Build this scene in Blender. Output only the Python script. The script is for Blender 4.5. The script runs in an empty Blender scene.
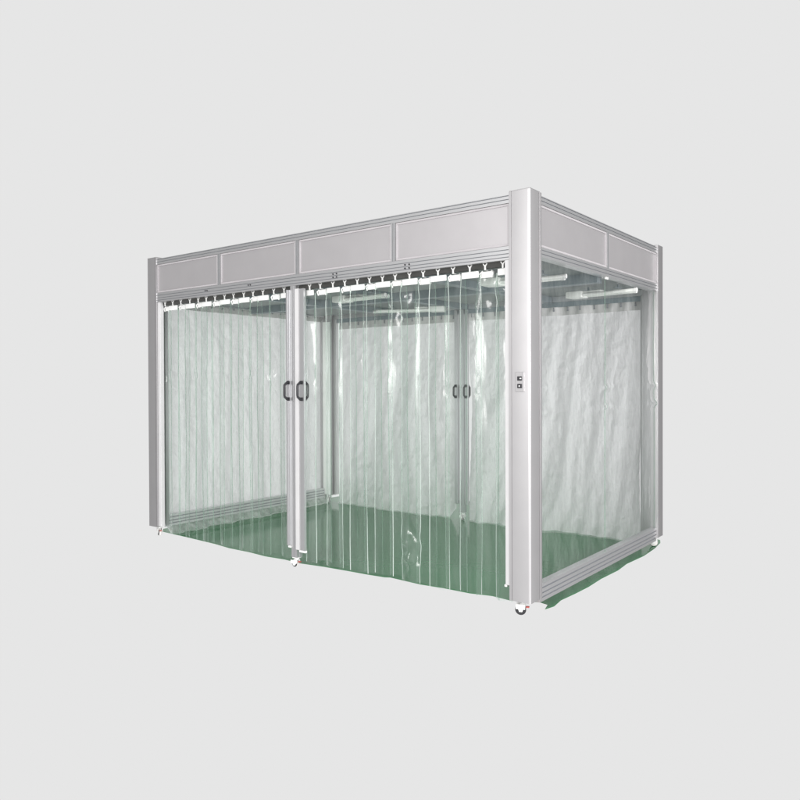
import bpy, bmesh, math, random
from mathutils import Vector, Matrix, noise

# ------------------------------------------------------------------ scene, camera, world
SC = bpy.context.scene
COL = SC.collection
random.seed(7)

cam_d = bpy.data.cameras.new('camera')
cam = bpy.data.objects.new('camera', cam_d)
COL.objects.link(cam)
SC.camera = cam
YAW, PITCH, ROLL = -0.6647, -0.0089, -0.0036
cam.location = (1.9502, -3.7778, 1.3855)
_s, _c = math.sin(YAW), math.cos(YAW)
_F = Vector((_s*math.cos(PITCH), _c*math.cos(PITCH), math.sin(PITCH)))
_R = Vector((_c, -_s, 0.0))
_U = _R.cross(_F)
_R2 = _R*math.cos(ROLL) + _U*math.sin(ROLL)
_U2 = -_R*math.sin(ROLL) + _U*math.cos(ROLL)
cam.rotation_euler = Matrix((_R2, _U2, -_F)).transposed().to_euler()
cam_d.sensor_fit = 'HORIZONTAL'
cam_d.sensor_width = 36.0
cam_d.lens = 36.0*722.71/800.0
cam_d.shift_x = (400-392.57)/800.0
cam_d.shift_y = -(400-388.23)/800.0
cam_d.clip_start = 0.05
cam_d.clip_end = 2000

SC.view_settings.view_transform = 'Standard'
SC.view_settings.look = 'None'
SC.view_settings.exposure = 0.0
SC.view_settings.gamma = 1.0
SC.render.engine = 'CYCLES'
cy = SC.cycles
cy.use_denoising = True
cy.max_bounces = 14
cy.diffuse_bounces = 6
cy.glossy_bounces = 6
cy.transmission_bounces = 8
cy.transparent_max_bounces = 40
cy.caustics_reflective = False
cy.caustics_refractive = False
cy.sample_clamp_indirect = 6.0

# pale grey surround; unseen darker and brighter patches added to shape the reflections
BASE = 0.791
world = bpy.data.worlds.new('World')
SC.world = world
world.use_nodes = True
wn = world.node_tree
wn.nodes.clear()


def wmath(op, a, b=None, c=None, clamp=False):
    n = wn.nodes.new('ShaderNodeMath')
    n.operation = op
    n.use_clamp = clamp
    for i, v in enumerate((a, b, c)):
        if v is None:
            continue
        if isinstance(v, (int, float)):
            n.inputs[i].default_value = v
        else:
            wn.links.new(v, n.inputs[i])
    return n.outputs[0]


def smooth(v, lo, hi):
    n = wn.nodes.new('ShaderNodeMapRange')
    n.interpolation_type = 'SMOOTHSTEP'
    wn.links.new(v, n.inputs[0])
    n.inputs[1].default_value = lo
    n.inputs[2].default_value = hi
    return n.outputs[0]


_tc = wn.nodes.new('ShaderNodeTexCoord')
_sep = wn.nodes.new('ShaderNodeSeparateXYZ')
wn.links.new(_tc.outputs['Generated'], _sep.inputs[0])
_hx, _hy, _hz = _sep.outputs


def lobe(az_deg, half_deg, elo=None, ehi=None):
    """soft added patch of the surround round an azimuth (from +Y towards +X)"""
    a = math.radians(az_deg)
    r = wmath('SQRT', wmath('ADD', wmath('MULTIPLY', _hx, _hx), wmath('MULTIPLY', _hy, _hy)))
    d = wmath('ADD', wmath('MULTIPLY', _hx, math.sin(a)), wmath('MULTIPLY', _hy, math.cos(a)))
    cosang = wmath('DIVIDE', d, wmath('MAXIMUM', r, 1e-4))
    m = smooth(cosang, math.cos(math.radians(half_deg)), math.cos(math.radians(half_deg*0.25)))
    if ehi is not None:
        m = wmath('MULTIPLY', m, wmath('SUBTRACT', 1.0, smooth(_hz, elo, ehi)))
    return m


ZENITH = 0.62
val = wmath('ADD', BASE, wmath('MULTIPLY', lobe(-124, 40, 0.55, 0.9), -0.45))
val = wmath('ADD', val, wmath('MULTIPLY', lobe(12, 20.5, 0.5, 0.9), -0.72))
val = wmath('ADD', val, wmath('MULTIPLY', lobe(178, 50, 0.6, 0.9), 0.42))
val = wmath('ADD', val, wmath('MULTIPLY', lobe(116, 30, 0.5, 0.9), 1.5))
val = wmath('ADD', val, wmath('MULTIPLY', smooth(_hz, 0.72, 0.92), ZENITH))
_bg = wn.nodes.new('ShaderNodeBackground')
_bg.inputs['Color'].default_value = (1.0, 1.0, 1.0, 1)
wn.links.new(val, _bg.inputs['Strength'])
_wo = wn.nodes.new('ShaderNodeOutputWorld')
wn.links.new(_bg.outputs[0], _wo.inputs[0])

# key light: one large soft lamp added out of view, high behind the camera
key_d = bpy.data.lights.new('key_lamp', 'AREA')
key_d.shape = 'RECTANGLE'
key_d.size, key_d.size_y = 2.2, 2.0
key_d.energy = 220
key_d.color = (1.0, 0.985, 0.965)
key = bpy.data.objects.new('key_lamp', key_d)
COL.objects.link(key)
key.location = (0.4, -6.2, 2.35)
key.rotation_euler = (Vector((-1.6, 1.6, 0.9)) - Vector(key.location)).to_track_quat('-Z', 'Y').to_euler()

# side light: a smaller soft lamp added out of view to the right, raking the hung sheets
side_d = bpy.data.lights.new('side_lamp', 'AREA')
side_d.shape = 'RECTANGLE'
side_d.size, side_d.size_y = 1.0, 1.6
side_d.energy = 125
side_d.color = (1.0, 0.99, 0.98)
sidel = bpy.data.objects.new('side_lamp', side_d)
COL.objects.link(sidel)
sidel.location = (4.3, -0.5, 2.0)
sidel.rotation_euler = (Vector((-1.2, 1.9, 1.0)) - Vector(sidel.location)).to_track_quat('-Z', 'Y').to_euler()

# ------------------------------------------------------------------ dimensions (metres)
W, D, H = 3.8213, 2.3845, 2.50        # booth width (to -X), depth (to +Y), height
CW, CD = 0.138, 0.140                 # corner column width and depth
ZF = 0.092                            # foot of the columns
ZB1, ZB0 = 2.487, 2.437               # top beam
ZL1, ZL0 = 2.184, 2.104               # lower front beam
ZS0 = 2.125                           # lower side beam, underside

# ------------------------------------------------------------------ materials


def new_mat(name):
    m = bpy.data.materials.new(name)
    m.use_nodes = True
    nt = m.node_tree
    return m, nt, nt.nodes['Principled BSDF']


def node(nt, typ, **kw):
    n = nt.nodes.new(typ)
    for k, v in kw.items():
        setattr(n, k, v)
    return n


def coords(nt, scale=(1, 1, 1)):
    t = node(nt, 'ShaderNodeTexCoord')
    mp = node(nt, 'ShaderNodeMapping')
    mp.inputs['Scale'].default_value = scale
    nt.links.new(t.outputs['Object'], mp.inputs['Vector'])
    return mp.outputs[0]


def noise_tex(nt, vec, scale, detail=4, rough=0.55):
    n = node(nt, 'ShaderNodeTexNoise')
    nt.links.new(vec, n.inputs['Vector'])
    n.inputs['Scale'].default_value = scale
    n.inputs['Detail'].default_value = detail
    n.inputs['Roughness'].default_value = rough
    return n.outputs['Fac']


def ramp(nt, fac, stops):
    r = node(nt, 'ShaderNodeValToRGB')
    els = r.color_ramp.elements
    els[0].position, els[0].color = stops[0][0], (*stops[0][1], 1)
    els[1].position, els[1].color = stops[-1][0], (*stops[-1][1], 1)
    for p, c in stops[1:-1]:
        e = els.new(p)
        e.color = (*c, 1)
    nt.links.new(fac, r.inputs[0])
    return r.outputs[0]


def bump(nt, height, strength, dist):
    b = node(nt, 'ShaderNodeBump')
    b.inputs['Strength'].default_value = strength
    b.inputs['Distance'].default_value = dist
    nt.links.new(height, b.inputs['Height'])
    return b.outputs[0]


def metal(name, col, rough, metallic=1.0, var=0.012, grain=(3, 3, 3)):
    m, nt, b = new_mat(name)
    v = coords(nt, grain)
    f = noise_tex(nt, v, 2.2, 5)
    lo = tuple(max(0, c-var) for c in col)
    hi = tuple(min(1, c+var) for c in col)
    nt.links.new(ramp(nt, f, [(0.3, lo), (0.7, hi)]), b.inputs['Base Color'])
    f2 = noise_tex(nt, v, 40, 3)
    rr = node(nt, 'ShaderNodeMapRange')
    nt.links.new(f2, rr.inputs[0])
    rr.inputs[3].default_value = rough-0.05
    rr.inputs[4].default_value = rough+0.06
    nt.links.new(rr.outputs[0], b.inputs['Roughness'])
    b.inputs['Metallic'].default_value = metallic
    return m


def plain(name, col, rough=0.45, var=0.02, spec=0.5):
    m, nt, b = new_mat(name)
    f = noise_tex(nt, coords(nt), 9, 4)
    lo = tuple(max(0, c-var) for c in col)
    hi = tuple(min(1, c+var) for c in col)
    nt.links.new(ramp(nt, f, [(0.3, lo), (0.7, hi)]), b.inputs['Base Color'])
    b.inputs['Roughness'].default_value = rough
    b.inputs['Specular IOR Level'].default_value = spec
    return m


def pvc(name, tint, haze, wrinkle, rough=0.04, scale=(6, 6, 2.0), ior=1.33, detail=3):
    """clear soft vinyl film: sees through, tints, and mirrors at its wrinkles"""
    m = bpy.data.materials.new(name)
    m.use_nodes = True
    nt = m.node_tree
    nt.nodes.clear()
    out = node(nt, 'ShaderNodeOutputMaterial')
    tr = node(nt, 'ShaderNodeBsdfTransparent')
    tr.inputs[0].default_value = (*tint, 1)
    df = node(nt, 'ShaderNodeBsdfTranslucent')
    df.inputs[0].default_value = (0.88, 0.93, 0.90, 1)
    d2 = node(nt, 'ShaderNodeBsdfDiffuse')
    d2.inputs[0].default_value = (0.85, 0.90, 0.87, 1)
    gl = node(nt, 'ShaderNodeBsdfGlossy')
    gl.inputs['Roughness'].default_value = rough
    gl.inputs[0].default_value = (1, 1, 1, 1)
    v = coords(nt, scale)
    h = noise_tex(nt, v, 1.6, detail, 0.5)
    nrm = bump(nt, h, 1.0, wrinkle)
    for s in (gl, df, d2):
        nt.links.new(nrm, s.inputs['Normal'])
    mx0 = node(nt, 'ShaderNodeMixShader')
    nt.links.new(df.outputs[0], mx0.inputs[1])
    nt.links.new(d2.outputs[0], mx0.inputs[2])
    mx1 = node(nt, 'ShaderNodeMixShader')
    hz = node(nt, 'ShaderNodeMapRange')
    nt.links.new(noise_tex(nt, v, 0.7, 4, 0.6), hz.inputs[0])
    hz.inputs[1].default_value = 0.3
    hz.inputs[2].default_value = 0.75
    hz.inputs[3].default_value = haze*0.4
    hz.inputs[4].default_value = haze*1.7
    nt.links.new(hz.outputs[0], mx1.inputs[0])
    nt.links.new(tr.outputs[0], mx1.inputs[1])
    nt.links.new(mx0.outputs[0], mx1.inputs[2])
    fr = node(nt, 'ShaderNodeFresnel')
    ge = node(nt, 'ShaderNodeNewGeometry')      # the same mirror from both faces of the film
    io = node(nt, 'ShaderNodeMapRange')
    nt.links.new(ge.outputs['Backfacing'], io.inputs[0])
    io.inputs[3].default_value = ior
    io.inputs[4].default_value = 1/ior
    nt.links.new(io.outputs[0], fr.inputs['IOR'])
    nt.links.new(nrm, fr.inputs['Normal'])
    mx2 = node(nt, 'ShaderNodeMixShader')
    nt.links.new(fr.outputs[0], mx2.inputs[0])
    nt.links.new(mx1.outputs[0], mx2.inputs[1])
    nt.links.new(gl.outputs[0], mx2.inputs[2])
    nt.links.new(mx2.outputs[0], out.inputs[0])
    return m


def film_edge(name, col, clear):
    """the thick cut edge of a vinyl strip, which gathers light"""
    m = bpy.data.materials.new(name)
    m.use_nodes = True
    nt = m.node_tree
    nt.nodes.clear()
    out = node(nt, 'ShaderNodeOutputMaterial')
    tl = node(nt, 'ShaderNodeBsdfTranslucent')
    tl.inputs[0].default_value = (*col, 1)
    gl = node(nt, 'ShaderNodeBsdfPrincipled')
    gl.inputs['Base Color'].default_value = (*col, 1)
    gl.inputs['Roughness'].default_value = 0.12
    tr = node(nt, 'ShaderNodeBsdfTransparent')
    tr.inputs[0].default_value = (0.9, 0.97, 0.93, 1)
    a = node(nt, 'ShaderNodeMixShader')
    nt.links.new(tl.outputs[0], a.inputs[1])
    nt.links.new(gl.outputs[0], a.inputs[2])
    b = node(nt, 'ShaderNodeMixShader')
    v = coords(nt, (20, 20, 1.2))
    r = node(nt, 'ShaderNodeMapRange')
    nt.links.new(noise_tex(nt, v, 1.0, 4, 0.65), r.inputs[0])
    r.inputs[1].default_value = 0.35
    r.inputs[2].default_value = 0.65
    r.inputs[3].default_value = clear*0.35
    r.inputs[4].default_value = min(1.0, clear*1.6)
    nt.links.new(r.outputs[0], b.inputs[0])
    nt.links.new(a.outputs[0], b.inputs[1])
    nt.links.new(tr.outputs[0], b.inputs[2])
    nt.links.new(b.outputs[0], out.inputs[0])
    return m


def sheet_mat():
    """thin white plastic sheeting, crumpled, lets some light through"""
    m = bpy.data.materials.new('white_sheeting')
    m.use_nodes = True
    nt = m.node_tree
    b = nt.nodes['Principled BSDF']
    out = nt.nodes['Material Output']
    f = noise_tex(nt, coords(nt, (2, 2, 0.8)), 2.5, 5)
    nt.links.new(ramp(nt, f, [(0.3, (0.86, 0.86, 0.86)), (0.7, (0.91, 0.91, 0.915))]), b.inputs['Base Color'])
    b.inputs['Roughness'].default_value = 0.28
    b.inputs['Specular IOR Level'].default_value = 0.65
    h1 = noise_tex(nt, coords(nt, (9, 9, 3.0)), 1.4, 6, 0.6)
    v = node(nt, 'ShaderNodeTexVoronoi', feature='DISTANCE_TO_EDGE')
    mp = coords(nt, (9, 9, 5))
    wv = node(nt, 'ShaderNodeVectorMath', operation='ADD')
    nt.links.new(mp, wv.inputs[0])
    nt.links.new(noise_tex(nt, mp, 0.6, 3), wv.inputs[1])
    nt.links.new(wv.outputs[0], v.inputs['Vector'])
    v.inputs['Scale'].default_value = 1.0
    cr = node(nt, 'ShaderNodeMapRange')
    nt.links.new(v.outputs['Distance'], cr.inputs[0])
    cr.inputs[2].default_value = 0.25
    add = node(nt, 'ShaderNodeMath', operation='MULTIPLY_ADD')
    nt.links.new(cr.outputs[0], add.inputs[0])
    add.inputs[1].default_value = 0.14
    nt.links.new(h1, add.inputs[2])
    nrm = bump(nt, add.outputs[0], 0.65, 0.065)
    nt.links.new(nrm, b.inputs['Normal'])
    tl = node(nt, 'ShaderNodeBsdfTranslucent')
    tl.inputs[0].default_value = (0.97, 0.97, 0.975, 1)
    nt.links.new(nrm, tl.inputs['Normal'])
    mx = node(nt, 'ShaderNodeMixShader')
    mx.inputs[0].default_value = 0.69
    nt.links.new(b.outputs[0], mx.inputs[1])
    nt.links.new(tl.outputs[0], mx.inputs[2])
    nt.links.new(mx.outputs[0], out.inputs[0])
    return m


def floor_mat():
    m, nt, b = new_mat('green_epoxy')
    v = coords(nt)
    f = noise_tex(nt, v, 1.3, 6, 0.6)
    base = ramp(nt, f, [(0.25, (0.016, 0.130, 0.042)), (0.5, (0.026, 0.168, 0.060)), (0.8, (0.055, 0.205, 0.090))])
    f2 = noise_tex(nt, coords(nt, (14, 1.6, 1)), 3.0, 5, 0.65)
    streak = ramp(nt, f2, [(0.58, (0, 0, 0)), (0.78, (1, 1, 1))])
    mx = node(nt, 'ShaderNodeMix', data_type='RGBA')
    mr = node(nt, 'ShaderNodeMath', operation='MULTIPLY')
    nt.links.new(streak, mr.inputs[0])
    mr.inputs[1].default_value = 0.35
    nt.links.new(mr.outputs[0], mx.inputs['Factor'])
    nt.links.new(base, mx.inputs['A'])
    mx.inputs['B'].default_value = (0.10, 0.18, 0.10, 1)
    nt.links.new(mx.outputs['Result'], b.inputs['Base Color'])
    rr = node(nt, 'ShaderNodeMapRange')
    nt.links.new(noise_tex(nt, v, 6, 5), rr.inputs[0])
    rr.inputs[3].default_value = 0.05
    rr.inputs[4].default_value = 0.16
    nt.links.new(rr.outputs[0], b.inputs['Roughness'])
    nt.links.new(bump(nt, noise_tex(nt, v, 14, 3), 0.25, 0.004), b.inputs['Normal'])
    b.inputs['Specular IOR Level'].default_value = 0.17
    return m


M = {}
M['alu'] = metal('anodised_aluminium', (0.66, 0.66, 0.67), 0.36, 0.92)
M['cover'] = metal('column_cover', (0.515, 0.505, 0.513), 0.38, 0.85)
M['panel'] = metal('header_panel_metal', (0.60, 0.58, 0.592), 0.40, 0.80)
M['rail'] = metal('rail_aluminium', (0.68, 0.68, 0.69), 0.42, 0.35)
M['trim'] = plain('pale_trim', (0.42, 0.40, 0.413), 0.5)
M['white'] = plain('white_plastic', (0.74, 0.74, 0.73), 0.35)
M['jamb'] = plain('white_lacquered_metal', (0.56, 0.555, 0.56), 0.35)
M['black'] = plain('black_plastic', (0.018, 0.018, 0.022), 0.4, 0.006)
M['dark'] = plain('dark_rail', (0.045, 0.045, 0.042), 0.5, 0.012)
M['slot'] = plain('slot_grey', (0.27, 0.28, 0.30), 0.5, 0.02)  # darker grey on the groove faces and the sheet hooks
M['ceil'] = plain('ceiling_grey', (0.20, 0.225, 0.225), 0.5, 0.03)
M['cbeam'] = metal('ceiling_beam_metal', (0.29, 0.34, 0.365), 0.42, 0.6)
M['lampw'] = plain('lamp_white', (0.82, 0.83, 0.80), 0.3)
M['red'] = plain('red_plastic', (0.40, 0.07, 0.06), 0.4)
M['tyre'] = plain('pale_wheel', (0.70, 0.68, 0.66), 0.4)
M['pvc'] = pvc('clear_green_vinyl', (0.952, 0.975, 0.962), 0.016, 0.012, 0.09)
M['pvc2'] = pvc('clear_green_vinyl_milky', (0.94, 0.968, 0.955), 0.034, 0.014, 0.12)  # milkier variant, given to some strips at random
M['pvc3'] = pvc('clear_green_vinyl_crumpled', (0.93, 0.968, 0.948), 0.03, 0.016, 0.19, (5, 5, 2.2), 1.5, 1)
M['pvc_side'] = pvc('clear_vinyl_film', (0.955, 0.96, 0.965), 0.020, 0.010, 0.12, (4, 4, 2.5), 1.42)
M['edge'] = film_edge('vinyl_edge', (0.88, 0.93, 0.90), 0.58)
M['edge2'] = film_edge('vinyl_edge_dull', (0.45, 0.55, 0.49), 0.85)
M['edge3'] = film_edge('vinyl_edge_clear', (0.45, 0.55, 0.49), 1.9)
M['sheet'] = sheet_mat()
M['band'] = plain('sheet_hem_grey', (0.60, 0.59, 0.585), 0.5, 0.05)
M['floor'] = floor_mat()

# ------------------------------------------------------------------ mesh helpers


def link(name, bm, mats, parent=None, smooth_ang=None):
    me = bpy.data.meshes.new(name)
    bmesh.ops.recalc_face_normals(bm, faces=bm.faces)
    if smooth_ang is not None:
        for f in bm.faces:
            f.smooth = True
        for e in bm.edges:
            if len(e.link_faces) == 2 and e.calc_face_angle(0) > smooth_ang:
                e.smooth = False
    bm.to_mesh(me)
    bm.free()
    for m in (mats if isinstance(mats, (list, tuple)) else [mats]):
        me.materials.append(M[m])
    o = bpy.data.objects.new(name, me)
    COL.objects.link(o)
    if parent is not None:
        o.parent = parent
        o.matrix_parent_inverse = Matrix()
        off = Vector((0, 0, 0))
        p = parent
        while p is not None:
            off += Vector(p.location)
            p = p.parent
        # geometry is written in world coordinates: carry it back into the parent's frame
        me.transform(Matrix.Translation(-off))
    return o


def empty(name, loc, label, cat, group=None):
    o = bpy.data.objects.new(name, None)
    o.empty_display_size = 0.1
    COL.objects.link(o)
    o.location = loc
    o['label'] = label
    o['category'] = cat
    if group:
        o['group'] = group
    return o


def box(bm, x0, x1, y0, y1, z0, z1, bev=0.0, mat=0):
    vs = [bm.verts.new((x, y, z)) for x in (x0, x1) for y in (y0, y1) for z in (z0, z1)]
    idx = [(0, 1, 3, 2), (4, 6, 7, 5), (0, 4, 5, 1), (2, 3, 7, 6), (0, 2, 6, 4), (1, 5, 7, 3)]
    fs = [bm.faces.new([vs[i] for i in f]) for f in idx]
    for f in fs:
        f.material_index = mat
    if bev > 0:
        es = list({e for f in fs for e in f.edges})
        r = bmesh.ops.bevel(bm, geom=es, offset=bev, segments=2, affect='EDGES', profile=0.6)
        for f in r['faces']:
            f.material_index = mat


def prism(bm, pts, origin, du, dv, dl, length, mat=0, slot_mat=None, slots=()):
    """extrude the closed 2D outline pts (u,v) along dl"""
    o, du, dv, dl = Vector(origin), Vector(du), Vector(dv), Vector(dl)
    a = [bm.verts.new(o + du*u + dv*v) for u, v in pts]
    b = [bm.verts.new(o + du*u + dv*v + dl*length) for u, v in pts]
    n = len(pts)
    for i in range(n):
        j = (i+1) % n
        f = bm.faces.new((a[i], a[j], b[j], b[i]))
        f.material_index = slot_mat if (slot_mat is not None and i in slots) else mat
    for ring in (a, b):
        f = bm.faces.new(ring)
        f.material_index = mat


def grooved(depth, z0, z1, grooves, gw=0.008, gd=0.007):
    """profile (u outward, v up) with slots on the outer face; also the slot face numbers"""
    pts = [(-depth, z0), (0, z0)]
    slots = []
    for g in sorted(grooves):
        pts += [(0, g-gw/2), (-gd, g-gw/2), (-gd, g+gw/2), (0, g+gw/2)]
        k = len(pts)
        slots += [k-4, k-3, k-2]
    pts += [(0, z1), (-depth, z1)]
    return pts, slots


def tube(bm, path, r, seg=8, mat=0, cap=True):
    path = [Vector(p) for p in path]
    rings = []
    segs = [(path[i+1]-path[i]).normalized() for i in range(len(path)-1)]
    up = min((Vector((1, 0, 0)), Vector((0, 1, 0)), Vector((0, 0, 1))), key=lambda ax: max(abs(q.dot(ax)) for q in segs))
    for i, p in enumerate(path):
        d = (path[min(i+1, len(path)-1)] - path[max(i-1, 0)]).normalized()
        a = d.cross(up).normalized()
        b = d.cross(a).normalized()
        rings.append([bm.verts.new(p + (a*math.cos(t) + b*math.sin(t))*r)
                      for t in [2*math.pi*k/seg for k in range(seg)]])
    for i in range(len(rings)-1):
        for k in range(seg):
            f = bm.faces.new((rings[i][k], rings[i][(k+1) % seg], rings[i+1][(k+1) % seg], rings[i+1][k]))
            f.material_index = mat
    if cap:
        for ring in (rings[0], rings[-1]):
            bm.faces.new(ring).material_index = mat


def grid(bm, nu, nv, fn, mat=0):
    vs = [[bm.verts.new(fn(i/nu, j/nv)) for i in range(nu+1)] for j in range(nv+1)]
    for j in range(nv):
        for i in range(nu):
            bm.faces.new((vs[j][i], vs[j][i+1], vs[j+1][i+1], vs[j+1][i])).material_index = mat
    return vs


def nz(x, y, z=0.0):
    return noise.noise(Vector((x, y, z)))


# ------------------------------------------------------------------ the setting
bm = bmesh.new()
front = [(-3.985, 0.195), (-3.80, 0.185), (-3.55, 0.178), (-3.30, 0.168), (-3.08, 0.158), (-2.86, 0.130), (-2.60, 0.136),
         (-2.40, 0.120), (-2.20, 0.142), (-2.02, 0.130), (-1.80, 0.165), (-1.56, 0.186), (-1.40, 0.196), (-1.255, 0.214),
         (-1.22, 0.235), (-0.95, 0.221), (-0.77, 0.243), (-0.567, 0.249), (-0.42, 0.288), (-0.285, 0.273), (-0.116, 0.351), (-0.055, 0.335),
         (-0.028, 0.242), (-0.010, 0.33), (-0.030, 0.47), (-0.018, 0.66), (-0.012, 0.86), (-0.022, 1.10), (-0.012, 1.40), (-0.03, 1.62), (-0.012, 1.95),
         (-0.029, 2.266), (-0.06, 2.50), (-0.094, 2.60), (-0.35, 2.72), (-0.62, 3.25), (-1.6, 3.36), (-2.8, 3.34), (-3.9, 3.28), (-3.98, 2.55),
         (-3.99, 1.8), (-3.965, 1.0)]
top = [bm.verts.new((x, y, 0.0)) for x, y in front]
bot = [bm.verts.new((x, y, -0.003)) for x, y in front]
bm.faces.new(top)
for i in range(len(front)):
    j = (i+1) % len(front)
    bm.faces.new((top[i], bot[i], bot[j], top[j]))
fl = link('floor', bm, 'floor')
fl['kind'] = 'structure'

# ------------------------------------------------------------------ the booth
booth = empty('clean_booth', (-W/2, D/2, 0),
              'large aluminium framed booth with grey header panels on casters, enclosing the green floor', 'booth')
CXs = {'r': 0.0, 'l': -W}
CYs = {'f': 0.0, 'b': D}


def column(sx, sy):
    """sx=+1 right, sy=-1 front: outer faces on x=X, y=Y"""
    X = 0.0 if sx > 0 else -W
    Y = 0.0 if sy < 0 else D
    r = 0.013
    g = 0.004
    out = []          # outline in (u inward from outer x face, v inward from outer y face)
    for k in range(7):
        a = math.radians(90*k/6)
        out.append((r-r*math.cos(a), r-r*math.sin(a)))
    # along the front face: a fine joint and a lip at the inner edge
    out += [(CW-0.020, 0), (CW-0.020, g), (CW-0.0165, g), (CW-0.0165, 0.0), (CW, 0.0), (CW, 0.05), (CW-0.018, 0.055), (CW-0.018, 0.085),
            (CW, 0.09), (CW, CD-0.02), (CW-0.03, CD-0.02), (CW-0.03, CD-0.006)]
    out += [(0.016, CD-0.006), (0.016, CD), (-0.004, CD), (-0.004, CD-0.016), (0.0, CD-0.016), (0.0, CD-0.022), (g, CD-0.022), (g, CD-0.027), (0.0, CD-0.027)]
    bm = bmesh.new()
    prism(bm, out, (X, Y, ZF), (-sx, 0, 0), (0, -sy, 0), (0, 0, 1), H-ZF)
    o = link('column', bm, 'cover', booth, 0.5)
    # cap plate
    bm = bmesh.new()
    xa, xb = sorted((X-sx*0.002, X-sx*(CW-0.002)))
    ya, yb = sorted((Y-sy*0.002, Y-sy*(CD-0.008)))
    box(bm, xa, xb, ya, yb, H+0.0005, H+0.006, 0.002)
    link('end_cap', bm, 'cover', o)
    return o


near = column(1, -1)
column(-1, -1)
column(1, 1)
column(-1, 1)


def beam(side, name, z0, z1, grooves, depth=0.06, inset=0.006, mats=('alu', 'slot'), gw=0.008):
    pts, slots = grooved(depth, z0, z1, grooves, gw)
    bm = bmesh.new()
    if side == 'f':
        prism(bm, pts, (-W+CW, inset, 0), (0, -1, 0), (0, 0, 1), (1, 0, 0), W-2*CW, 0, 1, slots)
    elif side == 'b':
        prism(bm, pts, (-W+CW, D-inset, 0), (0, 1, 0), (0, 0, 1), (1, 0, 0), W-2*CW, 0, 1, slots)
    elif side == 'r':
        prism(bm, pts, (-inset, CD, 0), (1, 0, 0), (0, 0, 1), (0, 1, 0), D-2*CD, 0, 1, slots)
    else:
        prism(bm, pts, (-W+inset, CD, 0), (-1, 0, 0), (0, 0, 1), (0, 1, 0), D-2*CD, 0, 1, slots)
    return link(name, bm, list(mats), booth)


for s in 'fbrl':
    beam(s, 'top_beam', ZB0, ZB1, (2.458, 2.4795), gw=0.0055)
lb = {}
for s in 'fb':
    lb[s] = beam(s, 'lower_beam', ZL0, ZL1, (2.162, 2.139, 2.119), gw=0.005)
for s in 'rl':
    lb[s] = beam(s, 'lower_beam', ZS0, ZL1, (2.166, 2.143), gw=0.005)
beam('r', 'bottom_rail', 0.066, 0.172, (0.148, 0.118, 0.092), depth=0.05, inset=0.012, gw=0.009)
pts, slots = grooved(0.05, 0.066, 0.172, (0.148, 0.118, 0.092), 0.009)
bm = bmesh.new()          # the far rail shows us its inner face
prism(bm, pts, (-W+0.062, CD, 0), (1, 0, 0), (0, 0, 1), (0, 1, 0), D-2*CD, 0, 1, slots)
link('bottom_rail', bm, ['rail', 'slot'], booth)

# screws in pairs on the front lower beam
screw0 = None
for x in (-0.89, -1.53, -2.44, -2.98):
    for dx in ((-0.017, 0.017) if x > -2 else (-0.012, 0.012)):
        for z in (2.128, 2.151) if x > -2 else (2.150,):
            if screw0 is None:
                bm = bmesh.new()
                bmesh.ops.create_cone(bm, cap_ends=True, segments=10, radius1=0.0062, radius2=0.005, depth=0.006,
                                      matrix=Matrix.Translation((x+dx, 0.0035, z)) @ Matrix.Rotation(math.pi/2, 4, 'X'))
                screw0 = link('screw', bm, 'black', lb['f'])
                sx_, sz_ = x+dx, z
            else:
                o = screw0.copy()
                COL.objects.link(o)
                o.location = (x+dx-sx_, 0, z-sz_)


def header(side, a0, a1):
    """one header panel between a0 and a1 along the side, with its pale bead frame"""
    z0, z1, t = ZL1+0.0015, ZB0-0.0015, 0.013
    a0 += 0.0015
    a1 -= 0.0015

    def bx(bm, p0, p1, q0, q1, n0, n1, bev=0.0):   # along, z, inward
        if side == 'f':
            box(bm, p0, p1, n0, n1, q0, q1, bev)
        elif side == 'b':
            box(bm, p0, p1, D-n1, D-n0, q0, q1, bev)
        elif side == 'r':
            box(bm, -n1, -n0, p0, p1, q0, q1, bev)
        else:
            box(bm, -W+n0, -W+n1, p0, p1, q0, q1, bev)
    bm = bmesh.new()
    bx(bm, a0+t, a1-t, z0+t, z1-t, 0.016, 0.028)
    o = link('header_panel', bm, 'panel', booth)
    bm = bmesh.new()
    for p0, p1, q0, q1 in ((a0, a1, z0, z0+t), (a0, a1, z1-t, z1), (a0, a0+t, z0+t, z1-t), (a1-t, a1, z0+t, z1-t)):
        bx(bm, p0, p1, q0, q1, 0.0095, 0.030, 0.002)
    link('panel_trim', bm, 'trim', o)


xs = [-W+CW, -2.816, -W/2, -1.006, -CW]
MW = 0.036


def mullion(side, a):
    bm = bmesh.new()
    pts, slots = grooved(0.04, a-MW/2, a+MW/2, (a-0.006, a+0.006), 0.004)
    z0, z1 = ZL1+0.0005, ZB0-0.0005
    if side == 'f':
        prism(bm, [(v, u) for u, v in pts], (0, 0.006, z0), (1, 0, 0), (0, -1, 0), (0, 0, 1), z1-z0, 0, 1, slots)
    elif side == 'b':
        prism(bm, [(v, u) for u, v in pts], (0, D-0.006, z0), (1, 0, 0), (0, 1, 0), (0, 0, 1), z1-z0, 0, 1, slots)
    elif side == 'r':
        prism(bm, pts, (-0.006, 0, z0), (1, 0, 0), (0, 1, 0), (0, 0, 1), z1-z0, 0, 1, slots)
    else:
        prism(bm, pts, (-W+0.006, 0, z0), (-1, 0, 0), (0, 1, 0), (0, 0, 1), z1-z0, 0, 1, slots)
    link('mullion', bm, ['alu', 'slot'], booth)


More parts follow.
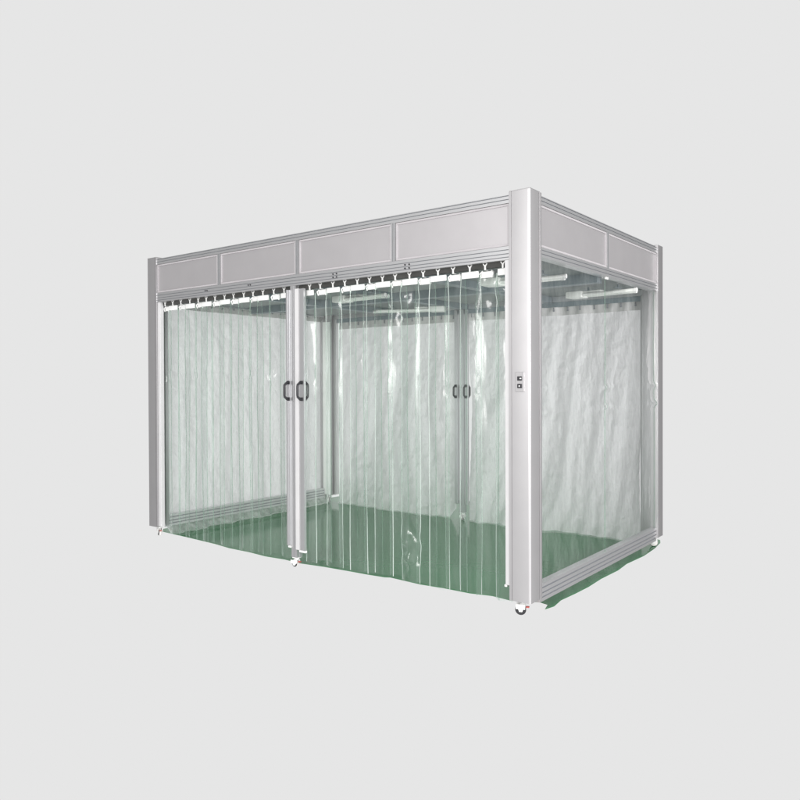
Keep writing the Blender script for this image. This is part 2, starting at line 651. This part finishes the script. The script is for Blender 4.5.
for s in 'fb':
    for k in range(4):
        header(s, xs[k]+(MW/2 if k else 0), xs[k+1]-(MW/2 if k < 3 else 0))
    for k in (1, 2, 3):
        mullion(s, xs[k])
YM = 1.197
for s in 'rl':
    header(s, CD, YM-MW/2)
    header(s, YM+MW/2, D-CD)
    mullion(s, YM)

# centre posts, front and back
PX0, PX1 = -1.985, -1.927
for y0, y1, zt in ((0.008, 0.066, ZL0-0.0005), (D-0.066, D-0.008, ZL0-0.0005)):
    bm = bmesh.new()
    g, d = 0.007, 0.006
    w = PX1-PX0
    dd = y1-y0
    out = [(0, 0), (w/2-g/2, 0), (w/2-g/2, d), (w/2+g/2, d), (w/2+g/2, 0), (w, 0), (w, dd/2-g/2), (w-d, dd/2-g/2), (w-d, dd/2+g/2), (w, dd/2+g/2),
           (w, dd), (w/2+g/2, dd), (w/2+g/2, dd-d), (w/2-g/2, dd-d), (w/2-g/2, dd), (0, dd)]
    prism(bm, out, (PX0, y0, 0.077), (1, 0, 0), (0, 1, 0), (0, 0, 1), zt-0.077)
    link('centre_post', bm, 'alu', booth)

# white jambs where the curtains close against the columns
for x0, x1, z0, y0, y1 in ((-W+CW+0.001, -W+CW+0.040, 0.10, 0.012, 0.050), (-CW-0.030, -CW-0.001, 0.177, 0.006, 0.040),
                           (-W+CW+0.001, -W+CW+0.034, 0.10, D-0.06, D-0.02), (-CW-0.032, -CW-0.001, 0.10, D-0.06, D-0.02)):
    bm = bmesh.new()
    box(bm, x0, x1, y0, y1, z0, ZL0-0.001, 0.003)
    j = link('jamb', bm, 'jamb', booth)
    if z0 > 0.15:
        bm = bmesh.new()
        box(bm, x0-0.010, x0+0.008, y0+0.004, y1-0.004, z0-0.014, z0-0.0005, 0.003)
        link('stop_block', bm, 'white', j)

# added plate: its white paints flash brightness onto the far rear column
bm = bmesh.new()
prism(bm, [(0.0, 0.0), (0.006, -0.004), (0.060, -0.004), (0.062, 0.004), (0.068, 0.004), (0.070, -0.004), (0.1, -0.004), (0.104, 0.0), (0.104, 0.0145), (0.0, 0.0145)],
      (-W+0.034, D-CD+0.004, 0.10), (1, 0, 0), (0, 1, 0), (0, 0, 1), 1.97)
M['bright_face'] = plain('flash_bright_white', (0.90, 0.90, 0.885), 0.3)
link('added_bright_plate', bm, 'bright_face', booth)

# curtain tracks under the front beam: a dark slotted channel in each bay
for x0, x1, y in ((-W+CW+0.042, PX0-0.002, 0.060), (PX1+0.002, -CW-0.032, 0.060)):
    bm = bmesh.new()
    prism(bm, [(-0.018, 2.1035), (-0.018, 2.074), (-0.006, 2.074), (-0.006, 2.090), (0.006, 2.090), (0.006, 2.074), (0.018, 2.074), (0.018, 2.1035)],
          (x0, y-0.002, 0), (0, 1, 0), (0, 0, 1), (1, 0, 0), x1-x0)
    link('curtain_track', bm, 'dark', booth)

for x0, x1 in ((-W+CW+0.036, PX0-0.002), (PX1+0.002, -CW-0.034)):
    bm = bmesh.new()
    prism(bm, [(-0.017, 2.1035), (-0.017, 2.060), (-0.005, 2.060), (-0.005, 2.078), (0.005, 2.078), (0.005, 2.060), (0.017, 2.060), (0.017, 2.1035)],
          (x0, D-0.032, 0), (0, 1, 0), (0, 0, 1), (1, 0, 0), x1-x0)
    link('curtain_track', bm, 'cbeam', booth)

# ceiling: beams both ways, filter panels between
ZC = 2.150
ZCB = 2.085
bm = bmesh.new()
for y in (YM,):
    pts, slots = grooved(0.08, y-0.04, y+0.04, (y-0.014, y+0.014), 0.008)
    prism(bm, [(v, -u) for u, v in pts], (-W+0.07, 0, ZCB), (0, 1, 0), (0, 0, 1), (1, 0, 0), W-0.14, 0, 1, slots)
link('ceiling_beam', bm, ['cbeam', 'slot'], booth)
for x in (-2.816, -W/2, -1.006):
    for y0, y1 in ((0.105, YM-0.0405), (YM+0.0405, D-0.07)):
        bm = bmesh.new()
        pts, slots = grooved(0.06, x-0.035, x+0.035, (x,), 0.008)
        prism(bm, [(v, -u) for u, v in pts], (0, y0, ZCB+0.015), (1, 0, 0), (0, 0, 1), (0, 1, 0), y1-y0, 0, 1, slots)
        link('ceiling_beam', bm, ['cbeam', 'slot'], booth)
cx = [-W+0.07, -2.816, -W/2, -1.006, -0.07]
for k in range(4):
    for y0, y1 in ((0.105, YM-0.043), (YM+0.043, D-0.07)):
        a0 = cx[k]+(0.037 if k else 0)
        a1 = cx[k+1]-(0.037 if k < 3 else 0)
        bm = bmesh.new()
        box(bm, a0, a1, y0, y1, ZC+0.004, ZC+0.02)
        p = link('ceiling_panel', bm, 'ceil', booth)
        if k in (0, 2):            # a blower housing let into the bay
            bm = bmesh.new()
            box(bm, a0+0.10, a1-0.10, y0+0.16, y1-0.16, ZC-0.022, ZC+0.0035, 0.006)
            link('filter_grille', bm, 'ceil', p)

# switch plate on the near column
bm = bmesh.new()
box(bm, -0.094, -0.034, -0.006, -0.0005, 1.325, 1.440, 0.002)
sw = link('switch_plate', bm, 'cover', booth)
for z, mark in ((1.402, (-0.062, -0.051, 1.3995, 1.4055)), (1.358, (-0.068, -0.061, 1.354, 1.362))):
    bm = bmesh.new()
    box(bm, -0.079, -0.049, -0.011, -0.0062, z-0.0125, z+0.0125, 0.002)
    box(bm, mark[0], mark[1], -0.0122, -0.0108, mark[2], mark[3], 0, 1)
    link('rocker', bm, ['black', 'white'], sw)


def caster(x, y, zt, yaw, r=0.034):
    c, s = math.cos(yaw), math.sin(yaw)

    def rot(bm):
        bmesh.ops.rotate(bm, verts=bm.verts, cent=(0, 0, 0), matrix=Matrix.Rotation(yaw, 3, 'Z'))
        bmesh.ops.translate(bm, verts=bm.verts, vec=(x, y, 0))
    bm = bmesh.new()
    box(bm, -0.026, 0.026, -0.026, 0.026, zt-0.0075, zt-0.0005, 0.002)
    bmesh.ops.create_cone(bm, cap_ends=True, segments=16, radius1=0.018, radius2=0.015, depth=0.014,
                          matrix=Matrix.Translation((0, 0, zt-0.014)))
    for q in (-1, 1):
        prism(bm, [(-0.014, zt-0.02), (0.018, zt-0.02), (0.030, r+0.006), (0.024, r-0.012), (0.006, r-0.012)],
              (0, q*0.0165-0.002, 0), (1, 0, 0), (0, 0, 1), (0, 1, 0), 0.004)
    box(bm, -0.014, 0.018, -0.0185, 0.0185, zt-0.0225, zt-0.0185)
    box(bm, -0.012, 0.044, -0.0225, -0.0188, r+0.004, zt-0.024, 0.0015)
    box(bm, -0.012, 0.044, 0.0188, 0.0225, r+0.004, zt-0.024, 0.0015)
    rot(bm)
    o = link('caster', bm, 'white', booth, 0.6)
    bm = bmesh.new()
    prof = [(-0.0115, r-0.004), (-0.009, r-0.001), (-0.004, r), (0.004, r), (0.009, r-0.001), (0.0115, r-0.004), (0.0115, 0.009), (-0.0115, 0.009)]
    rings = []
    for k in range(24):
        a = 2*math.pi*k/24
        rings.append([bm.verts.new((0.016+rr*math.cos(a), yy, r+rr*math.sin(a))) for yy, rr in prof])
    for k in range(24):
        for i in range(len(prof)):
            j = (i+1) % len(prof)
            bm.faces.new((rings[k][i], rings[k][j], rings[(k+1) % 24][j], rings[(k+1) % 24][i])).material_index = 0 if i in (0, 4, 5) else 1
    rot(bm)
    link('wheel', bm, ['black', 'tyre'], o, 0.6)
    bm = bmesh.new()
    box(bm, -0.034, -0.0145, -0.010, 0.010, r+0.012, r+0.020, 0.003)
    rot(bm)
    link('brake_pedal', bm, 'red', o)


caster(-0.078, 0.062, ZF, math.radians(200))
caster(-W+0.085, 0.06, ZF, math.radians(160))
caster(-0.075, D-0.06, ZF, math.radians(20))
caster(-W+0.07, D-0.075, ZF, math.radians(-60))
caster(-1.956, 0.037, 0.077, math.radians(190), 0.025)
caster(-1.956, D-0.037, 0.077, math.radians(-80), 0.025)

# ------------------------------------------------------------------ front strip curtains


def handle(x, y, z0, z1, dy, parent):
    """black pull handle: two feet and a chamfered grip, standing off by dy"""
    bm = bmesh.new()
    zc = 0.028
    path = [(x, y, z0+0.008), (x, y+dy*0.45, z0+0.010), (x, y+dy*0.97, z0+zc), (x, y+dy, z0+zc+0.012), (x, y+dy, z1-zc-0.012),
            (x, y+dy*0.97, z1-zc), (x, y+dy*0.45, z1-0.010), (x, y, z1-0.008)]
    tube(bm, path, 0.0096, 10)
    for z in (z0+0.010, z1-0.010):
        s = 0.013
        ya, yb = sorted((y+(0.0002 if dy > 0 else -0.0002), y+(0.012 if dy > 0 else -0.012)))
        box(bm, x-s, x+s, ya, yb, z-s, z+s, 0.003)
    link('handle', bm, 'black', parent, 0.7)


def strip_mesh(xc, y, wdt, z0, z1, seed, crumples=(), mat_edge=1, bow=0.006):
    bm = bmesh.new()
    nu, nv = 10, 110

    def pos(u, v):
        z = z0 + (z1-z0)*v
        q = (u-0.5)*2
        half = wdt/2 * (1 - 0.10*max(0.0, (v-0.94)/0.06))
        x = xc + q*half + 0.006*nz(seed*3.1, z*1.3)*(1-v)
        x += 0.0012*nz(seed*1.7+q*3, z*3.0)
        yy = y + bow*(1-q*q)*min(1.0, (1-v)*7)
        yy += (0.006+0.010*(1-v))*nz(seed*5.3+q*0.7, z*1.1) + 0.003*nz(seed*2.3+q*2.2, z*3.5)
        for zc, h, amp in crumples:
            k = math.exp(-((z-zc)/h)**2)
            if k > 0.01:
                yy += amp*k*(1-0.75*abs(q)**3)*(nz(x*11+seed, z*10, 2.0) + 0.22*nz(x*17, z*15+seed, 5.0))
                x += amp*0.22*k*nz(z*12, seed, q*1.2)
        zz = z
        if v < 0.001:
            zz += 0.008*nz(seed*4.4, q*1.5)
        return Vector((x, yy, zz))
    vs = grid(bm, nu, nv, pos)
    pl = [row[0].co.copy() for row in vs]
    pr = [row[-1].co.copy() for row in vs]
    tube(bm, pl, 0.0028, 6, mat_edge)
    tube(bm, pr, 0.0028, 6, mat_edge)
    return bm


def strip_curtain(x0, x1, n, first, label, crumple_at, stile, handles):
    root = empty('strip_curtain', ((x0+x1)/2, 0.06, 0), label, 'curtain', 'clear strip curtains across the front')
    pitch = (x1-x0)/(n-1)
    for k in range(n):
        xc = x0 + pitch*k + random.uniform(-0.006, 0.006)
        frontal = (k % 2 == first)
        y = 0.047 if frontal else 0.066
        wd = 0.152 if frontal else 0.158
        if k == 0 or k == n-1:
            wd = 0.10
        zb = (0.069 if x1 > -1 else 0.046) + random.uniform(-0.014, 0.010)
        edge = ('edge' if random.random() < 0.85 else 'edge2') if (frontal and x1 > -1) else ('edge2' if frontal else 'edge3')
        o = link('strip', strip_mesh(xc, y, wd, zb, 2.040, k*2+(0 if frontal else 1)+x0*7, crumple_at.get(k, ()), 1,
                                     -random.uniform(0.014, 0.024) if frontal else random.uniform(0.010, 0.022)), ['pvc3' if (x1 > -1 and k in crumple_at) else 'pvc2' if random.random() < 0.4 else 'pvc', edge], root, 1.2)
        # white clamp bar and its hanger
        bm = bmesh.new()
        tilt = random.uniform(-0.010, 0.006)
        cw = (0.061 if frontal else 0.044) if 0 < k < n-1 else 0.036
        ya = y-0.010 if frontal else y-0.004
        dz = 0.0 if frontal else random.uniform(-0.004, 0.004)
        box(bm, xc-cw, xc+cw, ya, ya+0.013, 2.025+tilt*0.3+dz, 2.063+dz, 0.005)
        if not frontal:      # ears of film curl out beside the rear clamps
            for sgn in (-1, 1):
                tube(bm, [(xc+sgn*(cw-0.012), ya+0.002, 2.062), (xc+sgn*(cw+0.002), ya-0.008, 2.045), (xc+sgn*(cw-0.008), ya-0.004, 2.018)], 0.005, 6)
        link('clamp_bar', bm, 'white', o, 0.6)
        bm = bmesh.new()
        yh = 0.053
        prism(bm, [(-0.017, 2.1025), (-0.006, 2.086), (-0.005, 2.0655), (0.005, 2.0655), (0.006, 2.086), (0.017, 2.1025), (0.010, 2.1025), (0.0, 2.092), (-0.010, 2.1025)],
              (xc, yh-0.016, 0), (1, 0, 0), (0, 0, 1), (0, 1, 0), 0.006)
        box(bm, xc-0.005, xc+0.005, yh-0.0158, ya+0.008, 2.0632, 2.0660)
        link('hanger', bm, 'white', o)
    # leading stile with its pull handles
    bm = bmesh.new()
    sx0, sx1, sy0, sy1, sz0 = stile
    g = 0.006
    wS = sx1-sx0
    prism(bm, [(0, 0), (wS*0.42, 0), (wS*0.42, sy1-sy0), (0, sy1-sy0)], (sx0, sy0, sz0), (1, 0, 0), (0, 1, 0), (0, 0, 1), 2.076-sz0, 0)
    prism(bm, [(wS*0.42+0.001, 0.005), (wS*0.78, 0.005), (wS*0.78, 0.001), (wS, 0.001), (wS, sy1-sy0-0.002), (wS*0.42+0.001, sy1-sy0-0.002)],
          (sx0, sy0, sz0), (1, 0, 0), (0, 1, 0), (0, 0, 1), 2.074-sz0, 1)
    st = link('stile', bm, ['jamb', 'alu'] if wS > 0.05 else ['alu', 'alu'], root)
    for x, dy in handles:
        handle(x, sy0 if dy < 0 else sy1, 1.250, 1.392, dy, st)
    bm = bmesh.new()
    box(bm, sx0+0.35*wS, sx1+0.006, sy0+0.002, sy1-0.002, sz0-0.016, sz0-0.0005, 0.003)
    bmesh.ops.create_cone(bm, cap_ends=True, segments=12, radius1=0.007, radius2=0.007, depth=0.003,
                          matrix=Matrix.Translation((sx0+0.6*wS, sy0+0.0005, sz0-0.008)) @ Matrix.Rotation(math.pi/2, 4, 'X'))
    link('stile_foot', bm, 'white', st)
    return root


kink = [(1.43, 0.045, 0.020), (2.0, 0.12, 0.006)]
left_cr = {k: [(1.43+0.05*math.sin(k*2.1), 0.06, 0.040), (1.95, 0.16, 0.016)] for k in range(14)}
strip_curtain(-3.605, -2.085, 14, 1, 'narrower clear strip curtain in the front bay beside the far corner column', left_cr,
              (-2.020, -1.987, -0.004, 0.030, 0.162), ((-1.992, -0.045),))
right_cr = {0: [(1.95, 0.12, 0.030), (1.45, 0.15, 0.02)], 1: [(1.93, 0.16, 0.030), (1.4, 0.2, 0.018)], 2: [(1.95, 0.10, 0.02)],
            7: [(1.88, 0.10, 0.06)], 8: [(1.95, 0.10, 0.05), (0.30, 0.14, 0.08)], 11: [(1.98, 0.06, 0.02)], 13: [(1.95, 0.13, 0.06)], 14: [(1.90, 0.17, 0.070), (1.45, 0.12, 0.02)],
            5: [(1.5, 0.3, 0.008)]}
strip_curtain(-1.815, -0.205, 15, 0, 'wider clear strip curtain hanging between the centre post and the near corner column', right_cr,
              (-1.924, -1.834, -0.006, 0.018, 0.143), ((-1.853, -0.045), (-1.853, 0.036)))

# ------------------------------------------------------------------ clear film on the right side


def film(y0, y1, seed, label):
    root = empty('clear_curtain', (-0.035, (y0+y1)/2, 0), label, 'curtain', 'clear film curtains on the right side')
    bm = bmesh.new()

    def pos(u, v):
        y = y0 + (y1-y0)*u
        z = 0.168 + (2.122-0.168)*v
        x = -0.030 + 0.006*nz(y*2.2+seed, z*0.8) + 0.0035*nz(y*7+seed, z*2.2)
        for zc, h, a in ((1.345, 0.020, 0.030), (1.20, 0.022, 0.034)):
            e = math.exp(-((z-zc-0.012*nz(y*5, seed))/h)**2)
            s = max(0.0, 1-min(y-y0, y1-y)/0.22)
            x += a*e*s*(0.5+nz(y*22, z*6, seed))
        return Vector((x, y, z))
    vs = grid(bm, 70, 190, pos)
    tube(bm, [r[0].co.copy() for r in vs], 0.0022, 6, 1)
    tube(bm, [r[-1].co.copy() for r in vs], 0.0022, 6, 1)
    o = link('film', bm, ['pvc_side', 'edge3'], root, 1.2)
    return root


f1 = film(CD+0.006, YM-0.004, 1.7, 'clear film curtain of the right side, the half next to the switch column')
f2 = film(YM+0.004, D-CD-0.004, 6.1, 'clear film curtain of the right side, the half away from the switch column')
bm = bmesh.new()
box(bm, -0.026, -0.012, YM-0.022, YM+0.022, 2.106, 2.1235, 0.003)
link('hanging_clip', bm, 'white', f2)

# ------------------------------------------------------------------ white sheeting at the back and far end


def white_sheet(a, bpt, ztop, seed, label, amp=0.030, nu=150, nv=190, lift=None, stile=None, sag=0.0, slant=0.0, kick=0.0):
    """sheet hung from a to bpt (x,y), folded; the hem lies near the floor"""
    A, B = Vector((*a, 0)), Vector((*bpt, 0))
    L = (B-A).length
    t = (B-A)/L
    n = Vector((-t.y, t.x, 0))            # horizontal normal
    root = empty('sheet_curtain', (A+B)/2, label, 'curtain', 'white sheet curtains behind the clear strips')

    def pos(u, v):
        s = u*L
        z = ztop*v
        d = 1-v
        w = s + slant*z + 0.16*nz(s*1.1+seed, z*0.8, 0.5) + 0.05*nz(s*3.0, z*2.0+seed, 2.5)
        k1 = 0.5+0.9*abs(nz(s*0.9+seed, z*0.6, 6.0))
        f = amp*(0.3+0.7*min(1.0, d*2.0)) * (0.48*k1*math.sin(w*2*math.pi/0.37+seed) + 0.22*math.sin(w*2*math.pi/0.149+2*seed)
                                              + 0.9*nz(s*2.1+seed+0.5*slant*z, z*0.8, 1.0) + 1.1*nz(w*4.6+seed, z*1.1, 14.0))
        f += 0.030*abs(nz(s*3.1+z*1.2, z*2.0+seed, 3.0)) + 0.017*abs(nz(s*7+seed-z*2.5, z*5.0, 8.0)) + 0.008*abs(nz(s*15+z*5, z*12+seed, 5.0))
        f += 0.0025*nz(s*30, z*24, seed)
        # gathers that fan out from the hooks
        g = math.exp(-d*9.0)
        f += 0.006*g*math.sin(s*2*math.pi/0.135)
        z2 = z
        if v < 0.12:
            k = (0.12-v)/0.12
            z2 += k*(0.002+0.006*nz(s*2.6+seed, 0.3) + (lift(u) if lift else 0.0))
            f += k*k*0.05*nz(s*2.1+seed, 7.7)
            if kick:
                kk = max(0.0, 1-v/0.045)
                f += kick*kk*(0.75+0.6*nz(s*1.3+seed, 2.2))
        z2 -= sag*math.sin(math.pi*u)*v*0.02
        return A + t*s + n*f + Vector((0, 0, max(z2, 0.006)))
    bm = bmesh.new()
    grid(bm, nu, nv, pos)
    sh = link('sheet', bm, 'sheet', root, 3.2)
    # grey hem band with eyelet hooks along its head
    bm = bmesh.new()

    def bandpos(u, v):
        p = pos(u, 1.0)
        q = pos(u, 0.965+0.035*v)
        return Vector((q.x, q.y, q.z)) + n*(-0.004) * side + Vector((0, 0, 0.004*v))
    side = 1 if n.dot(Vector((cam.location.x, cam.location.y, 0))-(A+B)/2) < 0 else -1
    grid(bm, nu, 3, bandpos)
    link('hem_band', bm, 'band', sh, 3.2)
    k = int(L/0.13)
    h0 = None
    for i in range(k+1):
        p = pos(min(1, max(0, (i+0.3)/(k+0.6))), 0.985) - n*0.009*side
        if h0 is None:
            bm = bmesh.new()
            bmesh.ops.create_cone(bm, cap_ends=True, segments=8, radius1=0.008, radius2=0.008, depth=0.006,
                                  matrix=Matrix.Translation(p) @ Matrix.Rotation(math.pi/2, 4, 'X' if abs(t.x) > 0.5 else 'Y'))
            box(bm, p.x-0.004, p.x+0.004, p.y-0.004, p.y+0.004, p.z, p.z+0.030)
            h0 = link('hook', bm, 'slot', sh)
            p0 = p.copy()
        else:
            o = h0.copy()
            COL.objects.link(o)
            o.location = p-p0
    if stile:
        x0, x1, y0, y1, z0 = stile
        bm = bmesh.new()
        box(bm, x0, x1, y0, y1, z0, ZL0-0.003, 0.002)
        st = link('stile', bm, 'alu', root)
        xm = (x0+x1)/2
        handle(xm, y0, 1.222, 1.352, -0.042, st)
        handle(xm, y1, 1.222, 1.352, 0.042, st)
    return root


white_sheet((-W-0.030, D-0.06), (-W-0.030, CD+0.03), 2.150, 2.0,
            'long white plastic sheet hanging along the far end behind the narrower strip curtain', 0.040, 150, 190,
            None, None, kick=0.13)
white_sheet((-3.625, D-0.040), (-2.037, D-0.040), 2.058, 5.0,
            'wide wrinkled white sheet hanging at the back, nearer the far end', 0.050, 150, 190,
            lambda u: 0.11*max(0.0, (u-0.93)/0.07), (-2.036, -2.000, D-0.070, D-0.046, 0.16))
white_sheet((-1.879, D-0.040), (-0.178, D-0.040), 2.058, 9.0,
            'wrinkled white sheet hanging at the back behind the near column, seen through the side film', 0.052, 150, 190,
            lambda u: 0.012*max(0.0, nz(u*5, 1.0)), (-1.912, -1.880, D-0.070, D-0.046, 0.16), slant=-0.16)

# ------------------------------------------------------------------ ceiling lamps


def lamp(x, y, z, yaw, length, label, flip=1):
    root = empty('ceiling_lamp', (x, y, z), label, 'lamp', 'twin tube lamps under the booth ceiling')

    def rot(bm):
        bmesh.ops.rotate(bm, verts=bm.verts, cent=(0, 0, 0), matrix=Matrix.Rotation(yaw, 3, 'Z'))
        bmesh.ops.translate(bm, verts=bm.verts, vec=(x, y, z))
    bm = bmesh.new()
    box(bm, -0.07, 0.07, -0.062, 0.062, -0.030, 0.022, 0.010)
    box(bm, 0.07, 0.22, -0.030, 0.030, -0.012, 0.020, 0.004)
    rot(bm)
    link('ballast_box', bm, 'lampw', root, 0.6)
    for q, ln in ((-0.040, length), (0.040, length*0.92)):
        bm = bmesh.new()
        tube(bm, [(0.071, q, -0.010), (length*0.5, q, -0.012), (ln, q, -0.010)], 0.0135, 10)
        rot(bm)
        t = link('tube', bm, 'lampw', root, 0.7)
        bm = bmesh.new()
        tube(bm, [(ln+0.0005, q, -0.010), (ln+0.022, q, -0.010)], 0.0155, 10)
        rot(bm)
        link('tube_cap', bm, 'white', t, 0.7)
    for xx in (0.10, length*0.7):
        bm = bmesh.new()
        box(bm, xx-0.010, xx+0.010, -0.058, 0.058, 0.0205, 0.0245)
        box(bm, xx-0.006, xx+0.006, -0.006, 0.006, 0.0240, ZC-0.023-z)
        rot(bm)
        link('bracket', bm, 'cbeam', root)


lamp(-0.46, 1.70, 2.078, math.radians(-6), 0.50, 'twin tube lamp with square white end box, nearest the back of the side opening')
lamp(-0.60, 0.62, 2.078, math.radians(4), 0.52, 'twin tube lamp under the front half of the ceiling by the near column')
lamp(-1.95, 1.90, 2.078, math.radians(205), 0.62, 'twin tube lamp seen through the middle of the wider strip curtain')
lamp(-2.10, 0.72, 2.078, math.radians(-4), 0.50, 'twin tube lamp just inside the centre post')
